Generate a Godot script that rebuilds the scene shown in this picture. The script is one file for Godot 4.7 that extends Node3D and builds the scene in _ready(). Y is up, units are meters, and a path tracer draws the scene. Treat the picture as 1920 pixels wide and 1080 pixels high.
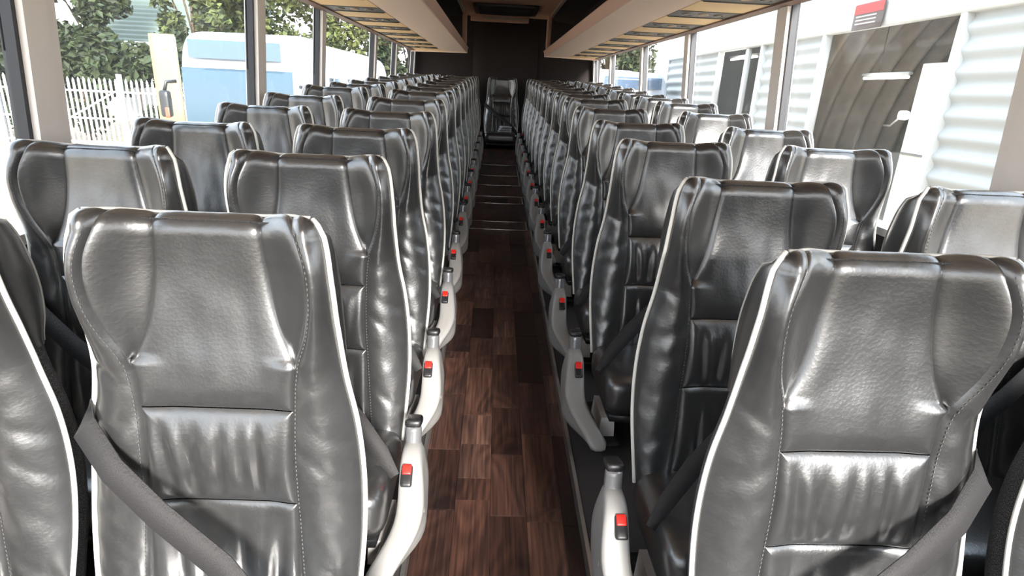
extends Node3D

# ------------------------------------------------------------------ helpers
var M := {}
var taken := {}
var rng := RandomNumberGenerator.new()
const RAMP := 0.06              # the coach floor climbs this much per metre towards the rear
const FRONT_Z := 2.6
const REAR_Z := -8.75
const LW_X := -1.385            # inner faces of the side walls at sill height
const RW_X := 1.525
const LEAN := 0.075             # side walls lean inwards by this much at the top

func floor_y(z: float) -> float:
	return -RAMP * z

func numbered(n: String) -> String:
	var k: int = taken.get(n, 0)
	taken[n] = k + 1
	return n if k == 0 else "%s_%03d" % [n, k]

func tag(o: Node, label := "", category := "", group := "", kind := "") -> Node:
	if label != "": o.set_meta("label", label)
	if category != "": o.set_meta("category", category)
	if group != "": o.set_meta("group", group)
	if kind != "": o.set_meta("kind", kind)
	return o

func thing(called: String, label: String, category: String, at := Vector3.ZERO, turn := 0.0, group := "") -> Node3D:
	var o := Node3D.new()
	o.name = numbered(called)
	add_child(o)
	o.position = at
	o.rotation.y = turn
	tag(o, label, category, group)
	return o

func part(called: String, mesh: Mesh, m: Material, parent: Node, at := Vector3.ZERO, rot := Vector3.ZERO) -> MeshInstance3D:
	var o := MeshInstance3D.new()
	o.name = called if parent != self else numbered(called)
	o.mesh = mesh
	o.material_override = m
	parent.add_child(o, true)
	o.position = at
	o.rotation = rot
	return o

func struct_part(called: String, mesh: Mesh, m: Material, label: String, category: String) -> MeshInstance3D:
	var o := part(called, mesh, m, self)
	tag(o, label, category, "", "structure")
	return o

func mb() -> SurfaceTool:
	var st := SurfaceTool.new()
	st.begin(Mesh.PRIMITIVE_TRIANGLES)
	st.set_smooth_group(-1)
	return st

func fin(st: SurfaceTool) -> ArrayMesh:
	st.generate_normals()
	return st.commit()

func quad(st: SurfaceTool, a: Vector3, b: Vector3, c: Vector3, d: Vector3) -> void:
	for p in [a, b, c, a, c, d]:
		st.add_vertex(p)

func box_to(st: SurfaceTool, c: Vector3, s: Vector3, basis := Basis()) -> void:
	var h := s / 2.0
	var p := []
	for k in 8:
		p.append(c + basis * Vector3(h.x if k & 1 else -h.x, h.y if k & 2 else -h.y, h.z if k & 4 else -h.z))
	for f in [[0, 2, 3, 1], [4, 5, 7, 6], [0, 1, 5, 4], [2, 6, 7, 3], [0, 4, 6, 2], [1, 3, 7, 5]]:
		quad(st, p[f[0]], p[f[1]], p[f[2]], p[f[3]])

func box(s: Vector3, c := Vector3.ZERO) -> ArrayMesh:
	var st := mb()
	box_to(st, c, s)
	return fin(st)

# a grid of points as one smooth sheet, or a closed tube when wrapped
func grid_to(st: SurfaceTool, rows: Array, wrap := false) -> void:
	var nv := rows.size()
	var nu: int = rows[0].size()
	for j in nv - 1:
		for i in (nu if wrap else nu - 1):
			var k := (i + 1) % nu
			var a: Vector3 = rows[j][i]
			var b: Vector3 = rows[j][k]
			var c: Vector3 = rows[j + 1][k]
			var d: Vector3 = rows[j + 1][i]
			for p in [a, b, c, a, c, d]:
				st.set_smooth_group(0)
				st.add_vertex(p)

func sheet(rows: Array, wrap := false) -> ArrayMesh:
	var st := mb()
	grid_to(st, rows, wrap)
	st.index()
	return fin(st)

# box with rounded edges
func rbox_to(st: SurfaceTool, c: Vector3, s: Vector3, r: float, n := 6, basis := Basis()) -> void:
	var h := s / 2.0
	r = min(r, min(h.x, min(h.y, h.z)) * 0.999)
	var axes := [[Vector3.RIGHT, Vector3.UP, Vector3.BACK], [Vector3.LEFT, Vector3.BACK, Vector3.UP], [Vector3.UP, Vector3.BACK, Vector3.RIGHT], [Vector3.DOWN, Vector3.RIGHT, Vector3.BACK], [Vector3.BACK, Vector3.RIGHT, Vector3.UP], [Vector3.FORWARD, Vector3.UP, Vector3.RIGHT]]
	for ax in axes:
		var rows := []
		for j in n + 1:
			var row := []
			for i in n + 1:
				var q: Vector3 = ax[0] * h + ax[1] * h * _edge(float(i) / n, n) + ax[2] * h * _edge(float(j) / n, n)
				var k := Vector3(clamp(q.x, -h.x + r, h.x - r), clamp(q.y, -h.y + r, h.y - r), clamp(q.z, -h.z + r, h.z - r))
				var d := q - k
				row.append(c + basis * (k + d.normalized() * r))
			rows.append(row)
		grid_to(st, rows)

func _edge(t: float, _n: int) -> float:
	var u := 2.0 * t - 1.0
	return sign(u) * (1.0 - pow(1.0 - abs(u), 1.6))

func rbox(s: Vector3, r: float, n := 6, c := Vector3.ZERO) -> ArrayMesh:
	var st := mb()
	rbox_to(st, c, s, r, n)
	st.index()
	return fin(st)

func tube_to(st: SurfaceTool, pts: Array, r: float, segs := 8, caps := true) -> void:
	var rows := []
	var up := Vector3(0.31, 0.2, 0.93).normalized()
	for i in pts.size():
		var t: Vector3 = (pts[min(i + 1, pts.size() - 1)] - pts[max(i - 1, 0)]).normalized()
		if abs(t.dot(up)) > 0.95: up = Vector3(0.9, 0.3, 0.1).normalized()
		var e1 := t.cross(up).normalized()
		var e2 := e1.cross(t).normalized()
		up = e2
		var row := []
		for k in segs:
			var a := TAU * k / segs
			row.append(pts[i] + (e1 * cos(a) + e2 * sin(a)) * r)
		rows.append(row)
	if caps:
		var f := []
		var l := []
		for k in segs:
			f.append(pts[0])
			l.append(pts[-1])
		rows.push_front(f)
		rows.append(l)
	grid_to(st, rows, true)

func tube(pts: Array, r: float, segs := 8) -> ArrayMesh:
	var st := mb()
	tube_to(st, pts, r, segs)
	st.index()
	return fin(st)

# lathe round the local y axis: profile of Vector2(radius, y)
func lathe(profile: Array, segs := 24) -> ArrayMesh:
	var st := mb()
	var rows := []
	for p in profile:
		var row := []
		for k in segs:
			var a := TAU * k / segs
			row.append(Vector3(p.x * cos(a), p.y, p.x * sin(a)))
		rows.append(row)
	for j in rows.size() - 1:
		for i in segs:
			var k := (i + 1) % segs
			st.set_smooth_group(j)
			for q in [rows[j][i], rows[j][k], rows[j + 1][k], rows[j][i], rows[j + 1][k], rows[j + 1][i]]:
				st.add_vertex(q)
	return fin(st)

# outline in a plane, extruded along z, sharp edges
func prism_to(st: SurfaceTool, poly: PackedVector2Array, z0: float, z1: float, xf := Transform3D()) -> void:
	var tri := Geometry2D.triangulate_polygon(poly)
	for z in [z0, z1]:
		for i in range(0, tri.size(), 3):
			for k in 3:
				var q: Vector2 = poly[tri[i + (k if z == z0 else 2 - k)]]
				st.add_vertex(xf * Vector3(q.x, q.y, z))
	for i in poly.size():
		var a := poly[i]
		var b := poly[(i + 1) % poly.size()]
		quad(st, xf * Vector3(a.x, a.y, z0), xf * Vector3(b.x, b.y, z0), xf * Vector3(b.x, b.y, z1), xf * Vector3(a.x, a.y, z1))

func prism(poly: Array, z0: float, z1: float, xf := Transform3D()) -> ArrayMesh:
	var st := mb()
	prism_to(st, PackedVector2Array(poly), z0, z1, xf)
	return fin(st)

# smooth curve through (position, value) pairs
func curve(K: Array, s: float) -> float:
	if s <= K[0][0]: return K[0][1]
	for i in K.size() - 1:
		if s <= K[i + 1][0]:
			var s0: float = K[i][0]
			var s1: float = K[i + 1][0]
			var t: float = (s - s0) / (s1 - s0)
			var m0: float = (K[i + 1][1] - K[max(i - 1, 0)][1]) / (s1 - K[max(i - 1, 0)][0]) * (s1 - s0)
			var j: int = min(i + 2, K.size() - 1)
			var m1: float = (K[j][1] - K[i][1]) / (K[j][0] - s0) * (s1 - s0)
			return (2 * t * t * t - 3 * t * t + 1) * K[i][1] + (t * t * t - 2 * t * t + t) * m0 + (3 * t * t - 2 * t * t * t) * K[i + 1][1] + (t * t * t - t * t) * m1
	return K[-1][1]

func srgb(r: float, g: float, b: float) -> Color:
	return Color(r / 255.0, g / 255.0, b / 255.0)

func mat(c: Color, rough := 0.6, metal := 0.0) -> StandardMaterial3D:
	var m := StandardMaterial3D.new()
	m.albedo_color = c
	m.roughness = rough
	m.metallic = metal
	return m

func noise_tex(freq: float, oct := 4, size := 512, ramp: Array = [], normal := false, strength := 4.0, sd := 1, type := FastNoiseLite.TYPE_SIMPLEX_SMOOTH) -> NoiseTexture2D:
	var n := FastNoiseLite.new()
	n.seed = sd
	n.noise_type = type
	n.frequency = freq
	n.fractal_octaves = oct
	var t := NoiseTexture2D.new()
	t.width = size
	t.height = size
	t.seamless = true
	t.noise = n
	if normal:
		t.as_normal_map = true
		t.bump_strength = strength
	if ramp.size():
		var g := Gradient.new()
		g.offsets = PackedFloat32Array(ramp.map(func(p): return p[0]))
		g.colors = PackedColorArray(ramp.map(func(p): return p[1]))
		t.color_ramp = g
	return t

func tri_planar(m: StandardMaterial3D, scale: float, world := false) -> StandardMaterial3D:
	m.uv1_triplanar = true
	m.uv1_world_triplanar = world
	m.uv1_scale = Vector3.ONE * scale
	return m

# ------------------------------------------------------------------ materials
func make_materials() -> void:
	# black leather: fine pebble grain and faint creasing, satin finish
	var l := mat(Color(0.19, 0.188, 0.187), 0.32)
	l.albedo_texture = noise_tex(0.012, 4, 512, [[0.0, Color(0.86, 0.86, 0.86)], [1.0, Color(1, 1, 1)]], false, 1, 3)
	l.normal_enabled = true
	l.normal_texture = noise_tex(0.05, 3, 512, [], true, 5.0, 5, FastNoiseLite.TYPE_CELLULAR)
	l.normal_scale = 0.16
	l.metallic_specular = 0.75
	l.clearcoat_enabled = true
	l.clearcoat = 0.8
	l.clearcoat_roughness = 0.25
	M.leather = tri_planar(l, 5.0)
	M.piping = mat(srgb(226, 224, 216), 0.4)
	M.thin_piping = mat(srgb(170, 168, 162), 0.4)
	var cp := mat(Color.WHITE, 0.95)
	cp.albedo_texture = noise_tex(0.16, 3, 512, [[0.0, srgb(28, 28, 30)], [0.45, srgb(46, 45, 46)], [0.6, srgb(92, 91, 92)], [1.0, srgb(140, 138, 136)]], false, 1, 9)
	cp.normal_enabled = true
	cp.normal_texture = noise_tex(0.2, 3, 512, [], true, 6.0, 11)
	M.carpet = tri_planar(cp, 4.0)
	M.stitch = mat(srgb(84, 82, 80), 0.7)
	M.shell_plastic = mat(srgb(136, 134, 131), 0.42)
	M.hinge = mat(srgb(150, 150, 152), 0.3, 0.6)
	M.black_plastic = mat(srgb(30, 29, 30), 0.4)
	M.red = mat(srgb(222, 38, 28), 0.4)
	var b := mat(srgb(42, 40, 40), 0.75)
	b.normal_enabled = true
	b.normal_texture = noise_tex(0.1, 2, 256, [], true, 3.0, 21)
	M.belt = tri_planar(b, 12.0)
	M.leg = mat(srgb(196, 192, 188), 0.45)
	M.chrome = mat(srgb(200, 198, 195), 0.25, 0.9)
	M.floor_base = mat(srgb(34, 26, 24), 0.6)
	M.platform = mat(srgb(48, 44, 43), 0.8)
	M.rack_lining = mat(srgb(44, 34, 31), 0.9)
	var rp := mat(srgb(238, 214, 196), 0.7)
	rp.normal_enabled = true
	rp.normal_texture = noise_tex(0.15, 2, 256, [], true, 2.0, 31)
	M.rack = tri_planar(rp, 3.0)
	M.rack_tan = mat(srgb(236, 202, 150), 0.6)
	M.rack_lip = mat(srgb(206, 168, 146), 0.55)
	M.trim_brown = mat(srgb(120, 92, 78), 0.5)
	M.ceiling = mat(srgb(204, 160, 132), 0.8)
	M.rail = mat(srgb(176, 160, 142), 0.5)
	M.unit_dark = mat(srgb(62, 58, 54), 0.45)
	M.unit_grey = mat(srgb(120, 118, 112), 0.35)
	M.dark_wall = tri_planar(mat(srgb(38, 31, 29), 0.85), 1.0)
	M.salmon = mat(srgb(206, 158, 136), 0.6)
	M.wall_panel = mat(srgb(74, 71, 70), 0.85)
	M.pillar = mat(srgb(232, 226, 220), 0.6)
	M.gasket = mat(srgb(38, 40, 46), 0.5)
	var g := mat(Color(0.86, 0.9, 0.9, 0.07), 0.02)
	g.transparency = BaseMaterial3D.TRANSPARENCY_ALPHA
	g.metallic_specular = 0.2
	M.glass = g
	M.roof_outer = mat(srgb(220, 220, 218), 0.4)
	# yard
	var gr := mat(Color.WHITE, 0.95)
	gr.albedo_texture = noise_tex(0.03, 5, 512, [[0.0, srgb(150, 132, 110)], [0.5, srgb(190, 172, 148)], [1.0, srgb(214, 200, 180)]], false, 1, 41)
	M.ground = tri_planar(gr, 0.25, true)
	M.fence = mat(srgb(184, 186, 188), 0.5)
	M.coach_white = mat(srgb(176, 184, 194), 0.25)
	M.coach_glass = mat(srgb(70, 90, 104), 0.08, 0.2)
	M.coach_blue = mat(srgb(80, 98, 120), 0.12, 0.2)
	M.coach_dark = mat(srgb(40, 42, 44), 0.4)
	M.mirror_red = mat(srgb(205, 80, 62), 0.4)
	M.tyre = mat(srgb(30, 30, 30), 0.9)
	M.yellow = mat(srgb(150, 138, 94), 0.6)
	var wd := mat(Color.WHITE, 0.9)
	wd.albedo_texture = noise_tex(0.02, 4, 256, [[0.0, srgb(70, 58, 46)], [1.0, srgb(120, 104, 86)]], false, 1, 55)
	M.bark = tri_planar(wd, 1.0)
	var lf := mat(Color.WHITE, 0.7)
	lf.vertex_color_use_as_albedo = true
	lf.backlight_enabled = true
	lf.backlight = Color(0.1, 0.13, 0.05)
	lf.cull_mode = BaseMaterial3D.CULL_DISABLED
	M.leaf = lf
	M.tin_roof = mat(srgb(92, 104, 94), 0.5)
	M.tin_white = mat(srgb(172, 174, 172), 0.5)
	M.tin_beam = mat(srgb(200, 200, 196), 0.55)
	var v := mat(Color.WHITE, 0.7)
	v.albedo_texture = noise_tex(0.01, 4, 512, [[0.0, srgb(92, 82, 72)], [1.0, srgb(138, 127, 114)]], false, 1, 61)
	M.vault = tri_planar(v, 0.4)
	M.cabinet = mat(srgb(232, 226, 214), 0.5)
	M.sign_red = mat(srgb(196, 62, 60), 0.5)
	M.sign_dark = mat(srgb(92, 80, 78), 0.5)
	M.sign_line = mat(srgb(190, 180, 176), 0.5)
	var tl := mat(srgb(250, 250, 245), 0.5)
	tl.emission_enabled = true
	tl.emission = Color(1, 0.98, 0.94)
	tl.emission_energy_multiplier = 2.0
	M.tube_light = tl
	# dark walnut: grain computed along v, six cuts of the same sheet in slightly different tones
	var img := Image.create(512, 1024, false, Image.FORMAT_RGB8)
	var n1 := FastNoiseLite.new()
	n1.seed = 77
	n1.frequency = 1.0
	n1.fractal_octaves = 4
	var n2 := FastNoiseLite.new()
	n2.seed = 78
	n2.frequency = 1.0
	n2.fractal_octaves = 2
	for y in 1024:
		for x in 512:
			var u := x / 512.0
			var w := y / 1024.0
			var warp := n2.get_noise_2d(u * 2.6, w * 1.3)
			var rings := sin((u * 6.0 + warp * 4.0) * TAU)
			var fine := n1.get_noise_2d(u * 70.0, w * 3.0)
			var t: float = clamp(0.45 + 0.22 * rings * (0.4 + 0.6 * abs(warp)) + 0.5 * fine + 0.35 * warp, 0.0, 1.0)
			img.set_pixel(x, y, srgb(37, 26, 24).lerp(srgb(100, 74, 63), t))
	var tex := ImageTexture.create_from_image(img)
	M.wood = []
	for k in 8:
		var m := mat([srgb(255, 250, 246), srgb(205, 190, 184), srgb(168, 150, 146), srgb(232, 214, 205), srgb(130, 116, 116), srgb(255, 240, 226), srgb(190, 176, 170), srgb(220, 206, 200)][k], 0.42)
		m.albedo_texture = tex
		m.uv1_offset = Vector3(0.125 * k, 0.37 * k, 0)
		M.wood.append(m)

# ------------------------------------------------------------------ the seat
const SW := [[0.0, 0.188], [0.03, 0.207], [0.1, 0.217], [0.18, 0.219], [0.28, 0.226], [0.38, 0.244], [0.5, 0.256], [0.62, 0.257], [0.8, 0.243]]
const SZP := [[0.0, 0.012], [0.05, 0.026], [0.1, 0.030], [0.2, 0.012], [0.28, 0.003], [0.4, 0.006], [0.5, 0.02], [0.6, 0.044], [0.7, 0.072], [0.8, 0.1]]
const SXS := [[0.0, 0.152], [0.07, 0.178], [0.13, 0.180], [0.19, 0.168], [0.255, 0.145], [0.335, 0.136], [0.45, 0.134], [0.6, 0.140], [0.8, 0.15]]
const SXW := [[0.0, 0.090], [0.08, 0.097], [0.15, 0.107], [0.2, 0.120], [0.255, 0.145]]
const SZC := [[0.0, -0.004], [0.1, -0.004], [0.2, 0.010], [0.3, 0.028], [0.345, 0.03], [0.4, 0.042], [0.5, 0.05], [0.56, 0.052], [0.66, 0.07], [0.8, 0.09]]
const SZS := [[0.0, 0.028], [0.07, 0.05], [0.15, 0.05], [0.25, 0.034], [0.335, 0.036], [0.45, 0.05], [0.6, 0.07], [0.8, 0.1]]
const ST := [[0.0, 0.03], [0.03, 0.066], [0.08, 0.092], [0.14, 0.095], [0.2, 0.078], [0.25, 0.052], [0.32, 0.05], [0.5, 0.06], [0.8, 0.075]]
const CURL := 0.026

func seat_z(x: float, s: float) -> float:
	var ax: float = abs(x)
	var xs := curve(SXS, s)
	var zc := curve(SZC, s)
	var zs := curve(SZS, s)
	var xw := curve(SXW, s) if s < 0.255 else xs
	if ax <= xw and s < 0.255:
		return zc
	if ax <= xs:
		if s < 0.255:
			var t: float = (ax - xw) / max(xs - xw, 0.004)
			t = clamp(t, 0.0, 1.0)
			return lerp(zc, zs, t * t * (1.6 - 0.6 * t))
		var e: float = ax / xs
		return lerp(zc, zs, smoothstep(0.55, 1.0, e) * 0.7)
	var w := curve(SW, s)
	var q: float = clamp((ax - xs) / (w - xs), 0.0, 1.0)
	var zin: float = zs if s < 0.255 else lerp(zc, zs, 0.7)
	return lerp(zin, curve(SZP, s), q * q) + 0.012 * sin(PI * q)

# a point of the cover at x and at s metres below the top, off metres proud of it
func seat_at(x: float, s: float, off := 0.0) -> Vector3:
	var raise: float = 0.011 * smoothstep(0.09, 0.17, abs(x)) * (1.0 - smoothstep(0.0, 0.16, s))
	if s < CURL:
		var a := (1.0 - s / CURL) * PI / 2
		return Vector3(x, -CURL + (CURL + off) * sin(a) + raise, seat_z(x, CURL) - CURL + (CURL + off) * cos(a))
	return Vector3(x, -s + raise, seat_z(x, s) + off)

func _cluster(t: float) -> float:
	return t - 0.75 * sin(TAU * t) / TAU

func seat_panel(nu: int, nv: int, xl: Callable, xr: Callable, s0: float, s1: float, h: float, disp: Callable) -> ArrayMesh:
	var rows := []
	for j in nv + 1:
		var s: float = lerp(s0, s1, _cluster(float(j) / nv))
		var a: float = xl.call(s)
		var b: float = xr.call(s)
		var row := []
		for i in nu + 1:
			var x: float = lerp(a, b, _cluster(float(i) / nu))
			var e: float = min(min(x - a, b - x), s1 - s)
			if s0 > 0.0: e = min(e, s - s0)
			e = max(e, 0.0)
			var soft: float = 1.0 - exp(-e / 0.007)
			row.append(seat_at(x, s, h * soft + disp.call(x, s) * (1.0 - exp(-e / 0.015))))
		rows.append(row)
	return sheet(rows)

var folds := FastNoiseLite.new()

func no_fold(x: float, s: float) -> float:
	return 0.0012 * folds.get_noise_2d(x * 9.0, s * 5.0) * 2.0

# soft puckers that fan down from a cross seam
func lumbar_fold(x: float, s: float, s0: float, s1: float, sd: float) -> float:
	var t := (s - s0) / (s1 - s0)
	var v := 0.0
	for k in 7:
		var xk := -0.105 + 0.035 * k + 0.008 * sin(k * 2.3 + sd)
		var bend := xk + (0.018 * sin(k * 1.7 + sd)) * t + 0.25 * xk * (0.5 - t) * 0.5
		var w := 0.0105 + 0.0045 * sin(k * 3.1 + sd)
		var amp: float = (0.6 + 0.4 * sin(k * 2.9 + sd * 1.7))
		v -= amp * exp(-pow((x - bend) / w, 2.0))
	return 0.0125 * v * smoothstep(0.0, 0.45, t) * (1.0 - 0.45 * smoothstep(0.75, 1.0, t)) + 0.008 * sin(PI * clamp(t, 0.0, 1.0))

func bolster_fold(x: float, s: float) -> float:
	var ax: float = abs(x)
	var v := 0.0
	for k in [[0.275, 0.5, 0.006, 0.013], [0.385, -0.6, 0.0045, 0.016], [0.455, -0.75, 0.004, 0.014], [0.545, -0.9, 0.003, 0.02], [0.66, -0.9, 0.003, 0.02], [0.12, 0.4, 0.0016, 0.01], [0.165, 0.45, 0.0016, 0.01]]:
		v -= k[2] * exp(-pow((s - k[0] + k[1] * (ax - 0.19)) / k[3], 2.0))
	return v * (0.6 + 0.8 * folds.get_noise_2d(x * 6.0, s * 14.0)) + 0.0018 * folds.get_noise_2d(x * 20.0, s * 16.0)

var seat_mesh := {}

func make_seat_meshes() -> void:
	folds.seed = 4
	folds.frequency = 1.0
	folds.fractal_octaves = 2
	var inner := func(s: float) -> float: return curve(SXW, s) if s < 0.255 else curve(SXS, s)
	var n_inner := func(s: float) -> float: return -(curve(SXW, s) if s < 0.255 else curve(SXS, s))
	var seam := func(s: float) -> float: return curve(SXS, s)
	var n_seam := func(s: float) -> float: return -curve(SXS, s)
	var edge := func(s: float) -> float: return curve(SW, s)
	var n_edge := func(s: float) -> float: return -curve(SW, s)
	seat_mesh.head = seat_panel(44, 60, n_inner, inner, 0.0, 0.343, 0.007, no_fold)
	seat_mesh.wing_p = seat_panel(18, 44, inner, seam, 0.0, 0.2545, 0.006, no_fold)
	seat_mesh.wing_n = seat_panel(18, 44, n_seam, n_inner, 0.0, 0.2545, 0.006, no_fold)
	seat_mesh.bolster_p = seat_panel(20, 110, seam, edge, 0.0, 0.8, 0.007, bolster_fold)
	seat_mesh.bolster_n = seat_panel(20, 110, n_edge, n_seam, 0.0, 0.8, 0.007, bolster_fold)
	seat_mesh.lumbar = seat_panel(60, 40, n_seam, seam, 0.345, 0.53, 0.007, func(x, s): return lumbar_fold(x, s, 0.345, 0.53, 0.4))
	seat_mesh.lower = seat_panel(60, 44, n_seam, seam, 0.532, 0.8, 0.007, func(x, s): return lumbar_fold(x, s, 0.532, 0.82, 1.9))
	for sg in [1, -1]:
		var pts := []
		for k in 61:
			var s := 0.8 * k / 60.0
			pts.append(seat_at(sg * (curve(SW, s) + 0.002), s, 0.001))
		seat_mesh["piping_%d" % sg] = tube(pts, 0.0047, 8)
		# side of the headrest, its back edge and the thin piping along it
		var rows := []
		var rear := []
		for j in 25:
			var s := 0.25 * j / 24.0
			var p := seat_at(sg * curve(SW, s), s)
			var t := curve(ST, s)
			var row := []
			for i in 7:
				var q := i / 6.0
				row.append(p + Vector3(sg * (0.006 * sin(PI * q) - 0.016 * q * q), -0.004 * q, -t * q if s >= CURL else -t * q + 0.02 * q))
			rows.append(row)
			rear.append(row[6])
		seat_mesh["side_%d" % sg] = sheet(rows)
		seat_mesh["rear_piping_%d" % sg] = tube(rear, 0.0026, 6)
	var top := []
	for k in 25:
		var x: float = lerp(-0.186, 0.186, k / 24.0)
		top.append(seat_at(x, 0.0, 0.004) + Vector3(0, 0, -0.002))
	seat_mesh.top_piping = tube(top, 0.0028, 6)
	var br := []
	for j in 41:
		var s := 0.8 * j / 40.0
		var w := curve(SW, s)
		var t := curve(ST, s)
		var row := []
		var a := seat_at(-w, s)
		var b := seat_at(w, s)
		var zz: float = (-t if s >= CURL else -t + 0.02)
		row.append(a + Vector3(0.004, 0, -0.004))
		row.append(a + Vector3(0.004, -0.002, zz * 0.55))
		row.append(a + Vector3(0.018, -0.004, zz))
		for i in 5:
			var q: float = lerp(-w + 0.05, w - 0.05, i / 4.0)
			row.append(Vector3(q, a.y - 0.004 - (0.008 if s < 0.1 else 0.0), a.z + zz - 0.012))
		row.append(b + Vector3(-0.018, -0.004, zz))
		row.append(b + Vector3(-0.004, -0.002, zz * 0.55))
		row.append(b + Vector3(-0.004, 0, -0.004))
		br.append(row)
	seat_mesh.shell = sheet(br)
	# stitches: short dashes beside the main seams
	var st := mb()
	for sg in [1, -1]:
		var s := 0.02
		while s < 0.78:
			var p := seat_at(sg * (curve(SXS, s) + 0.0075), s, 0.0058)
			var p2 := seat_at(sg * (curve(SXS, s + 0.004) + 0.0075), s + 0.004, 0.0058)
			var d := (p2 - p).normalized()
			box_to(st, (p + p2) / 2, Vector3(0.0014, 0.0042, 0.0012), Basis(Vector3(d.y, -d.x, 0).normalized(), d, Vector3(d.y, -d.x, 0).normalized().cross(d)))
			s += 0.0085
	seat_mesh.stitching = fin(st)
	# cushion
	st = mb()
	rbox_to(st, Vector3(0, -0.835, 0.235), Vector3(0.485, 0.15, 0.35), 0.05, 12)
	st.index()
	seat_mesh.cushion = fin(st)
	seat_mesh.pan = rbox(Vector3(0.44, 0.035, 0.34), 0.012, 4, Vector3(0, -0.922, 0.22))
	# armrest cover: a plastic skirt that falls forwards beside the cushion
	var outline := [[0.175, -0.755], [0.19, -0.735], [0.23, -0.732], [0.265, -0.75], [0.297, -0.79], [0.34, -0.84], [0.395, -0.895], [0.445, -0.945], [0.478, -0.985], [0.465, -1.0], [0.37, -1.0], [0.28, -0.985], [0.215, -0.945], [0.18, -0.88], [0.168, -0.81]]
	var ring := []
	var c := Vector2.ZERO
	for i in outline.size():
		for k in 3:
			var t := k / 3.0
			var p0 := Vector2(outline[(i - 1 + outline.size()) % outline.size()][0], outline[(i - 1 + outline.size()) % outline.size()][1])
			var p1 := Vector2(outline[i][0], outline[i][1])
			var p2 := Vector2(outline[(i + 1) % outline.size()][0], outline[(i + 1) % outline.size()][1])
			var p3 := Vector2(outline[(i + 2) % outline.size()][0], outline[(i + 2) % outline.size()][1])
			ring.append(p1.cubic_interpolate(p2, p0, p3, t))
	for p in ring: c += p / ring.size()
	for m in [1, -1]:
		var rows2 := []
		for lay in [[-0.028, 0.0], [-0.028, 0.62], [-0.027, 0.86], [-0.02, 0.97], [-0.008, 1.0], [0.008, 1.0], [0.02, 0.97], [0.027, 0.86], [0.028, 0.62], [0.028, 0.0]]:
			var row := []
			for p in ring:
				var q: Vector2 = c + (p - c) * lay[1]
				var tuck: float = 0.075 * smoothstep(-0.84, -1.0, q.y) * smoothstep(0.26, 0.46, q.x) - 0.008 * smoothstep(-0.72, -0.86, q.y)
				row.append(Vector3(lay[0] * (1.0 + 0.25 * smoothstep(-0.72, -0.86, q.y)) - m * tuck, q.y, q.x))
			rows2.append(row)
		seat_mesh["cover_%d" % m] = sheet(rows2, true)
	seat_mesh.hinge = lathe([Vector2(0.0, 0.03), Vector2(0.018, 0.03), Vector2(0.0215, 0.027), Vector2(0.0225, 0.02), Vector2(0.0225, -0.03), Vector2(0.0, -0.03)], 20)
	seat_mesh.pad = rbox(Vector3(0.047, 0.026, 0.062), 0.012, 5)
	seat_mesh.recess = rbox(Vector3(0.006, 0.07, 0.024), 0.003, 4)
	seat_mesh.lever = rbox(Vector3(0.01, 0.022, 0.014), 0.004, 4)
	seat_mesh.buckle = rbox(Vector3(0.03, 0.055, 0.017), 0.005, 5)
	seat_mesh.button = rbox(Vector3(0.024, 0.026, 0.008), 0.002, 4)
	# belt: from behind the outer shoulder across to the buckle
	for m in [1, -1]:
		var pts := [Vector3(-0.25, -0.352, -0.03), Vector3(-0.257, -0.368, 0.0), Vector3(-0.243, -0.388, 0.04), Vector3(-0.17, -0.44, 0.092), Vector3(-0.08, -0.503, 0.128), Vector3(0.04, -0.58, 0.166), Vector3(0.14, -0.66, 0.218), Vector3(0.215, -0.735, 0.265), Vector3(0.252, -0.785, 0.29)]
		var rows3 := []
		for i in pts.size():
			var t: Vector3 = (pts[min(i + 1, pts.size() - 1)] - pts[max(i - 1, 0)]).normalized()
			var nn := Vector3(0.05, 0.15, 1.0) if i > 1 else Vector3(-0.7, 0.1, 0.75)
			if i == pts.size() - 1: nn = Vector3(0.0, 0.5, 1.0)
			var across := t.cross(nn).normalized()
			var half: float = 0.027 if i < pts.size() - 2 else (0.022 if i == pts.size() - 2 else 0.013)
			nn = across.cross(t).normalized() * 0.0011
			var row := []
			for q in [across * half + nn, -across * half + nn, -across * half - nn, across * half - nn]:
				var v: Vector3 = pts[i] + q
				row.append(Vector3(v.x * m, v.y, v.z))
			rows3.append(row)
		seat_mesh["belt_%d" % m] = sheet(rows3, true)
	# pedestal, one metre tall, scaled to the height it has to reach
	seat_mesh.leg = prism([Vector2(-0.03, 0), Vector2(0.03, 0), Vector2(0.024, 1), Vector2(-0.024, 1)], 0.2, 0.36)
	seat_mesh.foot = rbox(Vector3(0.09, 0.018, 0.3), 0.006, 4)

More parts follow.
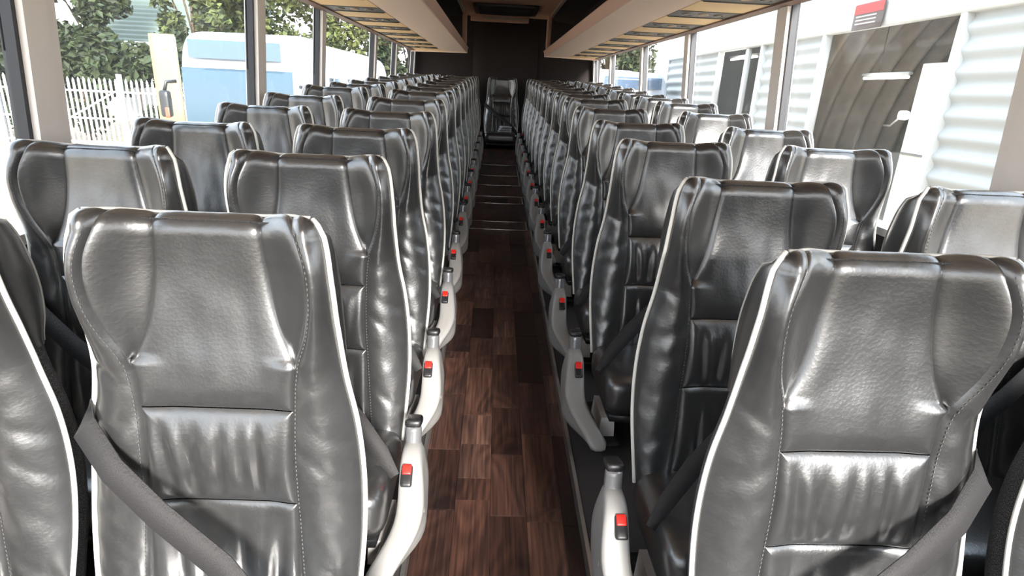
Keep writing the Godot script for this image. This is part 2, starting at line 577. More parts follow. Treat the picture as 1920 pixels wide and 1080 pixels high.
func make_seat(called: String, m: int, aisle: bool) -> Node3D:
	# m is the side on which the aisle lies; origin on the platform, parts hang from the seat's top
	var o := Node3D.new()
	o.name = called
	part("headrest_panel", seat_mesh.head, M.leather, o)
	part("wing_panel", seat_mesh.wing_p, M.leather, o)
	part("wing_panel", seat_mesh.wing_n, M.leather, o)
	part("side_bolster", seat_mesh.bolster_p, M.leather, o)
	part("side_bolster", seat_mesh.bolster_n, M.leather, o)
	part("lumbar_panel", seat_mesh.lumbar, M.leather, o)
	part("lower_back_panel", seat_mesh.lower, M.leather, o)
	for sg in [1, -1]:
		var pp := part("piping", seat_mesh["piping_%d" % sg], M.piping, o)
		tag(pp, "silvery white piping along the backrest edge")
		var sd := part("headrest_side", seat_mesh["side_%d" % sg], M.leather, o)
		part("thin_piping", seat_mesh["rear_piping_%d" % sg], M.thin_piping, sd)
	part("top_piping", seat_mesh.top_piping, M.thin_piping, o)
	tag(part("back_shell", seat_mesh.shell, M.carpet, o), "speckled grey carpet back shell")
	tag(part("stitching", seat_mesh.stitching, M.stitch, o), "", "", "", "stuff")
	part("cushion", seat_mesh.cushion, M.leather, o)
	part("cushion_pan", seat_mesh.pan, M.black_plastic, o)
	tag(part("seat_belt", seat_mesh["belt_%d" % m], M.belt, o), "dark grey belt webbing lying across the backrest")
	var ax: float = (0.29 if m > 0 else 0.33) * m if aisle else 0.262 * m
	if aisle:
		var cv := part("armrest_cover", seat_mesh["cover_%d" % m], M.shell_plastic, o, Vector3(ax, 0, 0))
		tag(cv, "pale grey plastic side cover")
		part("recline_recess", seat_mesh.recess, M.black_plastic, cv, Vector3(0.0335 * m, -0.885, 0.3), Vector3(0.35, 0, 0))
		part("recline_lever", seat_mesh.lever, M.shell_plastic, cv, Vector3(0.037 * m, -0.882, 0.3), Vector3(0.35, 0, 0))
		part("armrest_hinge", seat_mesh.hinge, M.hinge, o, Vector3(ax, -0.72, 0.195), Vector3(-0.12, 0, 0))
		part("armrest_pad", seat_mesh.pad, M.black_plastic, o, Vector3(ax, -0.686, 0.178), Vector3(-0.25, 0, 0))
	var bk := part("buckle", seat_mesh.buckle, M.black_plastic, o, Vector3(ax - 0.006 * m, -0.782, 0.294), Vector3(-0.85, 0, 0))
	tag(part("buckle_button", seat_mesh.button, M.red, bk, Vector3(0, 0.016, 0.0068)), "red release button")
	part("leg", seat_mesh.leg, M.leg, o, Vector3(0.215 * m, 0, 0))
	part("foot", seat_mesh.foot, M.black_plastic, o, Vector3(0.215 * m, 0, 0))
	return o

func place_seat(proto: Node3D, x: float, z: float, top: float, turn: float, label: String, group: String, stitched: bool) -> void:
	var o: Node3D = proto.duplicate()
	o.name = numbered("coach_seat")
	add_child(o)
	var base := floor_y(z - 0.05) + 0.045
	o.position = Vector3(x, base, z)
	o.rotation.y = turn
	tag(o, label, "seat", group)
	var h := top - base
	for c in o.get_children():
		var n := str(c.name)
		if n.begins_with("leg"):
			c.scale.y = max(h - 0.935, 0.02)
		elif n.begins_with("foot"):
			c.position += Vector3(0, 0.009, 0.26)
		elif n.begins_with("stitching") and not stitched:
			o.remove_child(c)
			c.free()
		else:
			c.position.y += h

# ------------------------------------------------------------------ the coach itself
func lean_x(side: int, y: float) -> float:
	var t: float = clamp((y - 0.86) / 0.99, 0.0, 1.3)
	return (LW_X + LEAN * t) if side < 0 else (RW_X - LEAN * t)

# slab that follows the leaning wall between two heights and two z, thickness outwards
func wall_slab(side: int, y0: float, y1: float, z0: float, z1: float, inset: float, thick: float) -> ArrayMesh:
	var a := lean_x(side, y0) - side * inset
	var b := lean_x(side, y1) - side * inset
	return prism([Vector2(a, y0), Vector2(b, y1), Vector2(b + side * thick, y1), Vector2(a + side * thick, y0)], z0, z1)

func plank_mesh(w: float, l: float) -> ArrayMesh:
	var st := SurfaceTool.new()
	st.begin(Mesh.PRIMITIVE_TRIANGLES)
	st.set_smooth_group(-1)
	var o := [Vector3(-w / 2, -0.0016, -l / 2), Vector3(w / 2, -0.0016, -l / 2), Vector3(w / 2, -0.0016, l / 2), Vector3(-w / 2, -0.0016, l / 2)]
	var i := []
	for p in o: i.append(Vector3(p.x - sign(p.x) * 0.0006, -0.0012, p.z - sign(p.z) * 0.0006))
	var d := []
	for p in o: d.append(p - Vector3(0, 0.004, 0))
	var faces := [[i[0], i[1], i[2], i[3]]]
	for k in 4:
		var n := (k + 1) % 4
		faces.append([o[k], o[n], i[n], i[k]])
		faces.append([d[k], d[n], o[n], o[k]])
	for f in faces:
		for k in [0, 1, 2, 0, 2, 3]:
			var p: Vector3 = f[k]
			st.set_uv(Vector2(p.x / 0.9, p.z / 1.1))
			st.add_vertex(p)
	return fin(st)

func ramp_slab(x0: float, x1: float, z0: float, z1: float, over: float, thick: float) -> ArrayMesh:
	var ya := floor_y(z0) + over
	var yb := floor_y(z1) + over
	return prism([Vector2(z0, ya), Vector2(z1, yb), Vector2(z1, yb - thick), Vector2(z0, ya - thick)], x0, x1, Transform3D(Basis(Vector3(0, 0, 1), Vector3(0, 1, 0), Vector3(1, 0, 0)), Vector3.ZERO))

func build_coach_shell() -> void:
	# floor
	var fl := thing("floor", "dark wood plank aisle floor rising gently to the rear", "floor")
	tag(fl, "", "", "", "structure")
	part("aisle_slab", ramp_slab(-0.26, 0.28, REAR_Z, FRONT_Z, -0.006, 0.09), M.floor_base, fl)
	part("platform", ramp_slab(LW_X - 0.02, -0.248, REAR_Z, FRONT_Z, 0.045, 0.14), M.platform, fl)
	part("platform", ramp_slab(0.27, RW_X + 0.02, REAR_Z, FRONT_Z, 0.045, 0.14), M.platform, fl)
	part("edge_trim", ramp_slab(-0.254, -0.242, REAR_Z, FRONT_Z, 0.05, 0.05), M.chrome, fl)
	part("edge_trim", ramp_slab(0.265, 0.277, REAR_Z, FRONT_Z, 0.05, 0.05), M.chrome, fl)
	var edges := [-0.242, -0.127, -0.012, 0.103, 0.218, 0.265]
	var lens := [0.3, 0.37, 0.45]
	var meshes := {}
	rng.seed = 12
	for k in 5:
		var w: float = edges[k + 1] - edges[k] - 0.001
		var z := 1.3 - rng.randf() * 0.3
		while z > REAR_Z + 0.2:
			var li := rng.randi_range(0, 2)
			var key := "%d_%d" % [int(w * 1000), li]
			if not meshes.has(key): meshes[key] = plank_mesh(w, lens[li] - 0.0012)
			var zc: float = z - lens[li] / 2
			part("plank", meshes[key], M.wood[rng.randi_range(0, 7)], fl, Vector3((edges[k] + edges[k + 1]) / 2, floor_y(zc) + 0.0005 * rng.randf(), zc), Vector3(atan(RAMP), 0, 0))
			z -= lens[li]
	var strip := rbox(Vector3(0.5, 0.006, 0.028), 0.003, 3)
	var strip_thin := rbox(Vector3(0.5, 0.005, 0.014), 0.002, 3)
	for s in [[-3.73, 0], [-3.967, 0], [-4.594, 0], [-4.875, 0], [-5.389, 1], [-5.901, 1], [-6.57, 1]]:
		part("hatch_trim", strip if s[1] else strip_thin, M.chrome, fl, Vector3(0.0115, floor_y(s[0]) + 0.003, s[0]), Vector3(atan(RAMP), 0, 0))
	for s in [[-3.73, -3.967], [-4.594, -4.875], [-5.389, -6.57]]:
		var len: float = s[0] - s[1]
		for x in [-0.225, 0.248]:
			part("hatch_trim", rbox(Vector3(0.012, 0.005, len), 0.002, 3), M.chrome, fl, Vector3(x, floor_y((s[0] + s[1]) / 2) + 0.003, (s[0] + s[1]) / 2), Vector3(atan(RAMP), 0, 0))

	# side walls with pillars, then the panes
	var posts := {-1: [-0.89, -2.51, -3.7, -5.63, -6.95, -8.62], 1: [-0.76, -2.37, -3.98, -5.5, -7.25, -8.62]}
	var win := 1
	for side in [-1, 1]:
		var nm := "left" if side < 0 else "right"
		var facing := "picket fence" if side < 0 else "corrugated shed"
		var w := thing("wall_" + nm, "dark lower coach wall with pale window pillars facing the %s" % facing, "wall")
		tag(w, "", "", "", "structure")
		part("lower_panel", wall_slab(side, -0.2, 0.84, REAR_Z, FRONT_Z, 0.0, 0.07), M.wall_panel, w)
		part("sill", wall_slab(side, 0.84, 0.87, REAR_Z, FRONT_Z, 0.03, 0.1), M.pillar, w)
		part("heater_rail", wall_slab(side, 0.22, 0.36, REAR_Z, FRONT_Z, 0.025, 0.03), M.pillar, w)
		part("header", wall_slab(side, 1.84, 2.05, REAR_Z, FRONT_Z, 0.0, 0.07), M.trim_brown, w)
		var zs: Array = posts[side].duplicate()
		zs.push_front(0.72)
		zs.push_front(2.5)
		for z in zs:
			var pl := part("pillar", wall_slab(side, 0.86, 1.85, z - 0.045, z + 0.045, 0.02, 0.07), M.pillar, w)
			part("pillar_flank", wall_slab(side, 0.86, 1.85, z - 0.095, z - 0.045, 0.008, 0.06), M.pillar, pl)
			part("pillar_gasket", wall_slab(side, 0.86, 1.85, z + 0.045, z + 0.06, 0.0, 0.04), M.gasket, pl)
		for k in zs.size() - 1:
			var z1: float = zs[k] - 0.095
			var z0: float = zs[k + 1] + 0.06
			var wn := thing("window_%d" % win, "clear coach window on the %s side, pane %d behind the driver" % [facing, k + 1], "window")
			tag(wn, "", "", "", "structure")
			part("pane", wall_slab(side, 0.87, 1.84, z0, z1, -0.03, 0.006), M.glass, wn)
			part("top_gasket", wall_slab(side, 1.825, 1.842, z0, z1, -0.005, 0.04), M.gasket, wn)
			win += 1
	# ceiling and roof
	var ce := thing("ceiling", "brown coach ceiling panel between the luggage racks", "ceiling")
	tag(ce, "", "", "", "structure")
	part("centre_panel", box(Vector3(1.28, 0.03, FRONT_Z - REAR_Z), Vector3(0.087, 2.365, (FRONT_Z + REAR_Z) / 2)), M.ceiling, ce)
	for s in [-1, 1]:
		var xi := -0.555 if s < 0 else 0.725
		var xo := lean_x(s, 2.05)
		part("cove", prism([Vector2(xi, 2.35), Vector2(xi, 2.38), Vector2((xi + xo) / 2, 2.34), Vector2(xo + s * 0.07, 2.06), Vector2(xo, 2.03), Vector2((xi + xo) / 2, 2.3)], REAR_Z, FRONT_Z), M.rack_lining, ce)
		part("rail", box(Vector3(0.035, 0.03, FRONT_Z - REAR_Z - 0.1), Vector3(xi - s * 0.01, 2.335, (FRONT_Z + REAR_Z) / 2)), M.rail, ce)
	part("roof_skin", prism([Vector2(LW_X - 0.05, 2.02), Vector2(-1.0, 2.36), Vector2(-0.5, 2.44), Vector2(0.65, 2.44), Vector2(1.15, 2.36), Vector2(RW_X + 0.05, 2.02), Vector2(RW_X + 0.08, 2.06), Vector2(1.17, 2.4), Vector2(0.66, 2.48), Vector2(-0.51, 2.48), Vector2(-1.02, 2.4), Vector2(LW_X - 0.08, 2.06)], REAR_Z - 0.1, FRONT_Z + 0.05), M.roof_outer, ce)
	# rear and front ends
	var re := thing("wall_rear", "blackish brown rear wall behind the last row", "wall")
	tag(re, "", "", "", "structure")
	part("panel", box(Vector3(RW_X - LW_X + 0.1, 2.7, 0.08), Vector3((RW_X + LW_X) / 2, 1.12, REAR_Z - 0.04)), M.dark_wall, re)
	part("centre_panel", rbox(Vector3(1.0, 1.75, 0.05), 0.02, 4, Vector3(0.08, 1.45, REAR_Z + 0.025)), M.dark_wall, re)
	var fr := thing("wall_front", "grey front bulkhead of the coach below the windscreen", "wall")
	tag(fr, "", "", "", "structure")
	part("lower_panel", box(Vector3(RW_X - LW_X + 0.1, 0.75, 0.07), Vector3((RW_X + LW_X) / 2, 0.0, FRONT_Z + 0.035)), M.wall_panel, fr)
	part("header", box(Vector3(RW_X - LW_X + 0.1, 0.3, 0.07), Vector3((RW_X + LW_X) / 2, 2.3, FRONT_Z + 0.035)), M.wall_panel, fr)
	var ws := thing("window_%d" % win, "wide clear windscreen at the front of the coach", "window")
	tag(ws, "", "", "", "structure")
	part("pane", box(Vector3(RW_X - LW_X, 1.78, 0.006), Vector3((RW_X + LW_X) / 2, 1.26, FRONT_Z + 0.03)), M.glass, ws)
	struct_part("trim_1", rbox(Vector3(0.86, 0.09, 0.05), 0.015, 4, Vector3(-0.03, 2.29, -8.45)), M.salmon, "salmon trim board under the ceiling before the rear wall", "trim")

func build_racks() -> void:
	for s in [-1, 1]:
		var xi := -0.5 if s < 0 else 0.655
		var xg := -0.86 if s < 0 else 1.01
		var xo: float = lean_x(s, 1.8) - s * 0.012
		var z1 := FRONT_Z - 0.5
		var z0 := -8.2
		var r := thing("luggage_rack", "overhead luggage rack along the %s windows" % ("picket fence side" if s < 0 else "corrugated shed side"), "luggage rack", Vector3(0, 0, 0))
		part("bottom_panel", prism([Vector2(xi, 1.8), Vector2(xg - s * 0.006, 1.8), Vector2(xg - s * 0.006, 1.83), Vector2(xi, 1.83)], z0, z1), M.rack, r)
		part("shelf_lining", prism([Vector2(xi, 1.832), Vector2(xo, 1.84), Vector2(xo, 1.87), Vector2(xi, 1.852)], z0, z1), M.rack_lining, r)
		part("front_lip", prism([Vector2(xi, 1.797), Vector2(xi - s * 0.03, 1.862), Vector2(xi - s * 0.022, 1.874), Vector2(xi + s * 0.012, 1.862), Vector2(xi + s * 0.014, 1.8)], z0, z1), M.rack_lip, r)
		part("window_rail", prism([Vector2(xo - s * 0.05, 1.792), Vector2(xo, 1.785), Vector2(xo, 1.84), Vector2(xo - s * 0.05, 1.832)], z0, z1), M.trim_brown, r)
		part("end_board", prism([Vector2(xi - s * 0.01, 1.79), Vector2(xo, 1.775), Vector2(xo, 1.85), Vector2(xi - s * 0.02, 1.87)], z0 - 0.03, z0), M.rack, r)
		part("end_post", rbox(Vector3(0.07, 0.5, 0.06), 0.02, 4, Vector3(xi + s * 0.03, 2.1, z0 + 0.03)), M.salmon, r)
		# tan filler panels with a service unit between each two
		var a: float = min(xg + s * 0.004, xo - s * 0.05)
		var b: float = max(xg + s * 0.004, xo - s * 0.05)
		var zu := 1.68
		var start := z1
		while zu > z0 + 0.2:
			part("filler_panel", box(Vector3(b - a, 0.025, start - zu - 0.15), Vector3((a + b) / 2, 1.8135, (start + zu + 0.15) / 2)), M.rack_tan, r)
			var u := part("service_unit", box(Vector3(b - a, 0.022, 0.296), Vector3(0, 0.0135, 0)), M.unit_dark, r, Vector3((a + b) / 2, 1.8, zu))
			for e in [0.14, -0.14]:
				part("frame_bar", rbox(Vector3(b - a - 0.02, 0.014, 0.014), 0.004, 3, Vector3(0, 0.004, e)), M.unit_dark, u)
			for k in 3:
				part("air_nozzle" if k != 1 else "reading_lamp", lathe([Vector2(0.0, -0.004), Vector2(0.014, -0.004), Vector2(0.02, 0.002), Vector2(0.03, -0.006), Vector2(0.034, 0.002), Vector2(0.034, 0.012)], 16), M.unit_grey if k != 1 else M.rail, u, Vector3((k - 1) * 0.1, 0.001, 0.0))
			start = zu - 0.15
			zu -= 0.66
		part("filler_panel", box(Vector3(b - a, 0.025, start - z0), Vector3((a + b) / 2, 1.8135, (start + z0) / 2)), M.rack_tan, r)
	var h := thing("roof_hatch", "dark roof hatch with a pale handle bar in the ceiling", "hatch", Vector3(0.05, 2.35, -7.75))
	part("frame", rbox(Vector3(0.86, 0.04, 0.95), 0.015, 4, Vector3(0, -0.018, 0)), M.unit_dark, h)
	part("cover", rbox(Vector3(0.74, 0.03, 0.8), 0.012, 4, Vector3(0, -0.03, 0.02)), M.rack_lining, h)
	part("handle_bar", tube([Vector3(-0.34, -0.055, -0.36), Vector3(-0.3, -0.085, -0.38), Vector3(0.3, -0.085, -0.38), Vector3(0.34, -0.055, -0.36)], 0.014, 8), M.rail, h)
	part("latch", rbox(Vector3(0.36, 0.03, 0.06), 0.01, 4, Vector3(0, -0.05, -0.46)), M.rack_lip, h)

func ordinal(n: int) -> String:
	return ["first", "second", "third", "fourth", "fifth", "sixth", "seventh", "eighth", "ninth", "tenth", "eleventh", "twelfth", "thirteenth", "fourteenth"][n]

func build_seats() -> void:
	make_seat_meshes()
	var zl := [-0.068, -0.676, -1.223, -1.867, -2.436, -3.1]
	var zr := [0.014, -0.51, -1.261, -1.843, -2.532, -3.098]
	var ys := [0.0, 0.039, 0.069, 0.104, 0.145, 0.187]
	for k in 7:
		zl.append(-3.1 - 0.62 * (k + 1))
		zr.append(-3.098 - 0.62 * (k + 1))
		ys.append(0.187 + 0.025 * (k + 1))
	var la := make_seat("a", 1, true)
	var lw := make_seat("b", 1, false)
	var ra := make_seat("c", -1, true)
	var rw := make_seat("d", -1, false)
	rng.seed = 31
	for i in 13:
		for c in [[la, -0.5266, "aisle seat", "fence", zl], [lw, -1.0823, "window seat", "fence", zl], [ra, 0.6161, "aisle seat", "shed", zr], [rw, 1.2213, "window seat", "shed", zr]]:
			var lab := "black leather coach %s with silver piping, %s row from the front, %s side" % [c[2], ordinal(i), c[3]]
			place_seat(c[0], c[1], c[4][i] + (rng.randf() - 0.5) * 0.012, 1.084 + ys[i] + (rng.randf() - 0.5) * 0.006, (rng.randf() - 0.5) * 0.02, lab, "coach seats in rows", i < 3)
	# back bench: five across
	var xb := [-1.08, -0.53, 0.045, 0.62, 1.21]
	for k in 5:
		place_seat(lw if k < 3 else rw, xb[k], -8.25, 1.46, 0.0, "black leather back bench seat at the rear wall, %s from the fence side" % ordinal(k), "back bench seats", false)
	for p in [la, lw, ra, rw]: p.free()
	var t := thing("folded_cloth", "small white folded cloth left on the middle back bench seat", "cloth", Vector3(0.1, 0.704, -7.99))
	for k in 3:
		part("fold", rbox(Vector3(0.2 - 0.02 * k, 0.03, 0.16), 0.012, 5), M.fence, t, Vector3(0.006 * k, 0.016 + 0.03 * k, 0), Vector3(0, 0.12 * k, 0))

# ------------------------------------------------------------------ the yard outside
func leaf_cloud(n: int, clumps: Array, leaf: float, sd: int, dark: Color, light: Color) -> ArrayMesh:
	rng.seed = sd
	var st := SurfaceTool.new()
	st.begin(Mesh.PRIMITIVE_TRIANGLES)
	st.set_smooth_group(-1)
	for k in n:
		var c: Array = clumps[rng.randi_range(0, clumps.size() - 1)]
		var d := Vector3(rng.randfn(), rng.randfn(), rng.randfn()).normalized() * pow(rng.randf(), 0.45)
		var p: Vector3 = c[0] + d * c[1]
		var b := Basis.from_euler(Vector3(rng.randf() * TAU, rng.randf() * TAU, rng.randf() * TAU))
		var l := leaf * (0.6 + 0.8 * rng.randf())
		var col := dark.lerp(light, rng.randf())
		st.set_color(col)
		for q in [Vector3(-0.5, 0, 0), Vector3(0, 0.28, 0.1), Vector3(0.5, 0, 0), Vector3(-0.5, 0, 0), Vector3(0.5, 0, 0), Vector3(0, -0.28, 0.1)]:
			st.add_vertex(p + b * (q * l))
	return fin(st)

func tree(called: String, label: String, at: Vector3, h: float, spread: float, sd: int, dark: Color, light: Color, group := "", low := 0.3, leaves := 9000) -> void:
	var t := thing(called, label, "tree", at, 0.0, group)
	rng.seed = sd * 7 + 1
	var st := mb()
	var tip := Vector3(0.2 * rng.randfn(), h * 0.75, 0.2 * rng.randfn())
	tube_to(st, [Vector3.ZERO, Vector3(0.05, h * 0.3, 0), tip * 0.7, tip], 0.14, 8)
	var cl := []
	for k in 16:
		var a := rng.randf() * TAU
		var y: float = lerp(h * low, h * 0.95, rng.randf())
		var r: float = spread * (0.35 + 0.65 * sin(PI * clamp((y / h - low * 0.7) / (1.05 - low * 0.7), 0.0, 1.0))) * (0.3 + 0.7 * rng.randf())
		var c := Vector3(cos(a) * r, y, sin(a) * r)
		cl.append([c, spread * (0.32 + 0.2 * rng.randf())])
		tube_to(st, [Vector3(0, y * 0.6, 0), c * Vector3(0.6, 1, 0.6) - Vector3(0, 0.2, 0), c], 0.035, 5)
	st.index()
	part("trunk", fin(st), M.bark, t)
	tag(part("crown", leaf_cloud(leaves, cl, 0.36, sd, dark, light), M.leaf, t), "", "", "", "stuff")

func corrugated(w: float, h: float, pitch: float, amp: float, along_x := true) -> ArrayMesh:
	# a sheet in the xy plane; ridges run along x (horizontal) or along y
	var rows := []
	var n := int((h if along_x else w) / pitch * 8)
	for j in n + 1:
		var t := float(j) / n
		var z := amp * sin(t * n / 8.0 * TAU)
		if along_x:
			rows.append([Vector3(0, t * h, z), Vector3(w, t * h, z)])
		else:
			rows.append([Vector3(t * w, 0, z), Vector3(t * w, h, z)])
	return sheet(rows)

func coach(label: String, at: Vector3, w: float, h: float, length: float, sides: Array) -> void:
	var c := thing("parked_coach", label, "coach", at)
	var st := mb()
	var rows := []
	# body: a rounded cross-section swept back, the nose slightly raked
	for k in 10:
		var t := k / 9.0
		var z: float = [0.0, -0.04, -0.14, -0.4, -1.0, -3.0, -5.0, -7.0, -8.6, -9.0][k] * length / 9.0
		var inset: float = [0.2, 0.1, 0.04, 0.01, 0.0, 0.0, 0.0, 0.0, 0.03, 0.2][k]
		var row := []
		for i in 40:
			var a := TAU * i / 40.0
			var cx := cos(a)
			var sy := sin(a)
			var e := 0.22
			var x: float = sign(cx) * pow(abs(cx), e) * (w / 2 - inset)
			var y: float = sign(sy) * pow(abs(sy), e if sy < 0 else 0.5) * ((h - 0.35) / 2 - inset)
			row.append(Vector3(x * (1.0 - 0.04 * max(y, 0.0)), y + 0.35 + (h - 0.35) / 2, z))
		rows.append(row)
	var f := []
	var l := []
	for i in 40:
		f.append(Vector3(0, h * 0.55, 0.0))
		l.append(Vector3(0, h * 0.55, -length))
	rows.push_front(f)
	rows.append(l)
	grid_to(st, rows, true)
	st.index()
	part("body", fin(st), M.coach_white, c)
	# bowed windscreen, blue top glass and lower mask
	var bow := func(x0: float, x1: float, y0: float, y1: float, z: float) -> ArrayMesh:
		var rr := []
		for j in 5:
			var row := []
			for i in 13:
				var x: float = lerp(x0, x1, i / 12.0)
				var y: float = lerp(y0, y1, j / 4.0)
				row.append(Vector3(x, y, z - 0.07 * pow(abs(x) / (w / 2), 3.0) - 0.03 * (y - y0)))
			rr.append(row)
		rr.append(rr[-1].map(func(p): return p - Vector3(0, 0, 0.05)))
		return sheet(rr)
	part("windscreen", bow.call(-w * 0.43, w * 0.43, h * 0.36, h * 0.8, 0.12), M.coach_glass, c)
	part("top_glass", bow.call(-w * 0.355, w * 0.355, h * 0.85, h * 0.945, 0.1), M.coach_blue, c)
	part("bumper", rbox(Vector3(w * 0.98, 0.3, 0.2), 0.08, 6, Vector3(0, 0.5, 0.0)), M.coach_white, c)
	for s in [-1, 1]:
		part("headlamp", rbox(Vector3(0.34, 0.2, 0.1), 0.05, 5, Vector3(s * w * 0.38, 0.85, 0.03)), M.chrome, c)
		part("wiper", tube([Vector3(s * 0.12, h * 0.37, 0.085), Vector3(s * 0.5, h * 0.44, 0.07)], 0.012, 5), M.coach_dark, c)
		var mi := part("mirror", rbox(Vector3(0.2, 0.5, 0.16), 0.06, 6), M.coach_dark, c, Vector3(s * (w / 2 + 0.16), h * 0.6, 0.12))
		part("mirror_arm", tube([Vector3(-s * 0.2, 0.42, -0.1), Vector3(-s * 0.06, 0.4, 0.0), Vector3(0, 0.24, 0)], 0.035, 6), M.coach_dark, mi)
		part("mirror_reflector", rbox(Vector3(0.08, 0.2, 0.02), 0.008, 3, Vector3(-s * 0.05, -0.16, 0.085)), M.mirror_red, mi)
		for k in 5:
			part("side_window", rbox(Vector3(0.03, h * 0.3, length * 0.15), 0.012, 3, Vector3(s * (w / 2 - 0.012 - 0.016), h * 0.63, -length * (0.16 + 0.17 * k))), M.coach_glass, c)
		for z in [-2.0, -length + 2.2]:
			part("wheel", lathe([Vector2(0.0, -0.13), Vector2(0.26, -0.13), Vector2(0.3, -0.15), Vector2(0.47, -0.14), Vector2(0.5, -0.1), Vector2(0.5, 0.1), Vector2(0.47, 0.14), Vector2(0.0, 0.13)], 24), M.tyre, c, Vector3(s * (w / 2 - 0.14), 0.5, z), Vector3(0, 0, PI / 2))
	for k in sides:
		part("roof_vent", rbox(Vector3(1.2, 0.16, 1.6), 0.07, 5, Vector3(0, h + 0.03, k)), M.coach_white, c)

func build_yard() -> void:
	var G := -1.3
	var g := part("ground", box(Vector3(120, 0.1, 120), Vector3(0, G - 0.05, -20)), M.ground, self)
	tag(g, "pale tan gravel yard around the coach", "ground", "", "structure")
	# white palisade fence with a braced gate, square across behind the parked coach
	var f := thing("palisade_fence", "tall white palisade fence with a diagonal braced gate before the hedge", "fence", Vector3(-19.5, G, -19))
	var pale := prism([Vector2(-0.035, 0), Vector2(0.035, 0), Vector2(0.035, 2.28), Vector2(0, 2.36), Vector2(-0.035, 2.28)], -0.012, 0.012)
	var x := 0.0
	var k := 0
	while x < 13.0:
		part("pale", pale, M.fence, f, Vector3(x, 0.0 + 0.02 * sin(k * 1.7), 0.0))
		x += 0.165
		k += 1
	for y in [0.35, 1.1, 1.95]:
		part("rail", box(Vector3(13.0, 0.055, 0.04), Vector3(6.5, y, -0.035)), M.fence, f)
	for p in [0.4, 3.4, 7.35, 10.4]:
		part("post", rbox(Vector3(0.13, 2.5, 0.13), 0.01, 3, Vector3(p, 1.25, -0.07)), M.fence, f)
	for d in [[4.4, 0.4, 7.2, 1.95], [0.9, 1.6, 3.3, 0.5]]:
		part("gate_brace", tube([Vector3(d[0], d[1], 0.03), Vector3(d[2], d[3], 0.03)], 0.03, 6), M.fence, f)
	coach("white parked coach with blue top glass facing us before the palisade fence", Vector3(-5.0, G, -11.0), 2.42, 3.42, 10.0, [-3.0])
	coach("white parked coach beyond the end of the corrugated shed", Vector3(4.0, G, -17.2), 2.4, 3.3, 10.0, [-3.5])
	var yb := thing("yellow_board", "pale yellow notice board on posts beside the parked coach", "board", Vector3(-8.2, G, -14.5))
	part("panel", rbox(Vector3(0.62, 2.3, 0.06), 0.015, 3, Vector3(0, 2.35, 0)), M.yellow, yb)
	part("notice", box(Vector3(0.26, 0.2, 0.012), Vector3(0.05, 3.25, 0.034)), M.unit_grey, yb)
	for s in [-1, 1]:
		part("post", tube([Vector3(s * 0.27, 0, -0.05), Vector3(s * 0.27, 3.45, -0.05)], 0.03, 8), M.pillar, yb)
	# tin roofed house behind the hedge
	var b := thing("tin_roof_house", "house with a pale green corrugated tin roof behind the hedge", "house", Vector3(-21.5, G, -33))
	part("wall", box(Vector3(8, 3.9, 5), Vector3(4, 1.95, -3)), M.tin_white, b)
	var rf := part("roof", corrugated(9.0, 6.2, 0.42, 0.05, true), M.tin_roof, b, Vector3(-0.5, 4.1, 0.2), Vector3(-1.0, 0, 0))
	rf.rotation = Vector3(-0.95, 0, 0)
	# hedge and trees
	var dk := Color(0.010, 0.017, 0.006)
	var md := Color(0.034, 0.052, 0.015)
	var lt := Color(0.095, 0.12, 0.03)
	var hd := thing("hedge", "dense dark green hedge growing behind the palisade fence", "hedge", Vector3(-15.5, G, -22.5))
	var cl := []
	rng.seed = 90
	for i in 60:
		cl.append([Vector3(lerp(-7.0, 7.5, rng.randf()), 0.6 + rng.randf() * 2.9, rng.randfn() * 0.35), 0.55 + 0.4 * rng.randf()])
	tag(part("foliage", leaf_cloud(22000, cl, 0.34, 91, dk, md), M.leaf, hd), "", "", "", "stuff")
	for i in 7:
		part("stem", tube([Vector3(-6.5 + i * 2.1, 0, 0), Vector3(-6.4 + i * 2.1, 2.6, 0.1)], 0.06, 6), M.bark, hd)
	tree("broadleaf_tree", "leafy dark tree at the fence corner beside the tin roof", Vector3(-25.6, G, -29.5), 9.8, 3.0, 3, dk, Color(0.07, 0.09, 0.03), "", 0.25, 7000)
	tree("broadleaf_tree", "tall leafy tree whose crown overhangs the palisade gate", Vector3(-18.9, G, -28.5), 9.6, 2.0, 5, dk, md, "", 0.3)
	tree("broadleaf_tree", "bare stemmed tree rising behind the yellow board", Vector3(-12.9, G, -26), 8.8, 1.5, 7, dk, lt, "", 0.45, 3600)
	tree("broadleaf_tree", "bright green tree behind the parked coach with blue glass", Vector3(-12.6, G, -32.0), 10.0, 2.5, 9, Color(0.018, 0.03, 0.008), lt, "", 0.3, 7500)
	tree("broadleaf_tree", "yellowish green tree behind the parked coach's roof vent", Vector3(-10.4, G, -39.5), 10.4, 3.0, 11, Color(0.018, 0.03, 0.008), Color(0.12, 0.145, 0.036), "", 0.3, 7000)
	tree("broadleaf_tree", "shaded tree far beyond the parked coach's tail", Vector3(-5.0, G, -34), 7.0, 2.6, 13, dk, md, "", 0.3)
	tree("broadleaf_tree", "dark tree behind the coach at the end of the shed", Vector3(6.6, G, -36), 8.5, 3.2, 15, dk, md, "", 0.25)
	tree("broadleaf_tree", "light leafed tree rising over the shed roof", Vector3(16.0, G, -24), 10.0, 2.6, 17, md, lt, "", 0.4, 4000)
	# corrugated shed beside the coach, its opening showing a vaulted tin lining
	var s := thing("corrugated_shed", "white corrugated metal shed with an arched tin lining seen through its doorway", "shed", Vector3(5.5, G, 0))
	for w in [[-6.42, -2.2], [-11.9, -9.55], [-19.0, -14.4]]:
		part("wall_sheet", corrugated(w[1] - w[0], 3.75, 0.25, 0.034, true), M.tin_white, s, Vector3(0.02, 0, w[0]), Vector3(0, -PI / 2, 0))
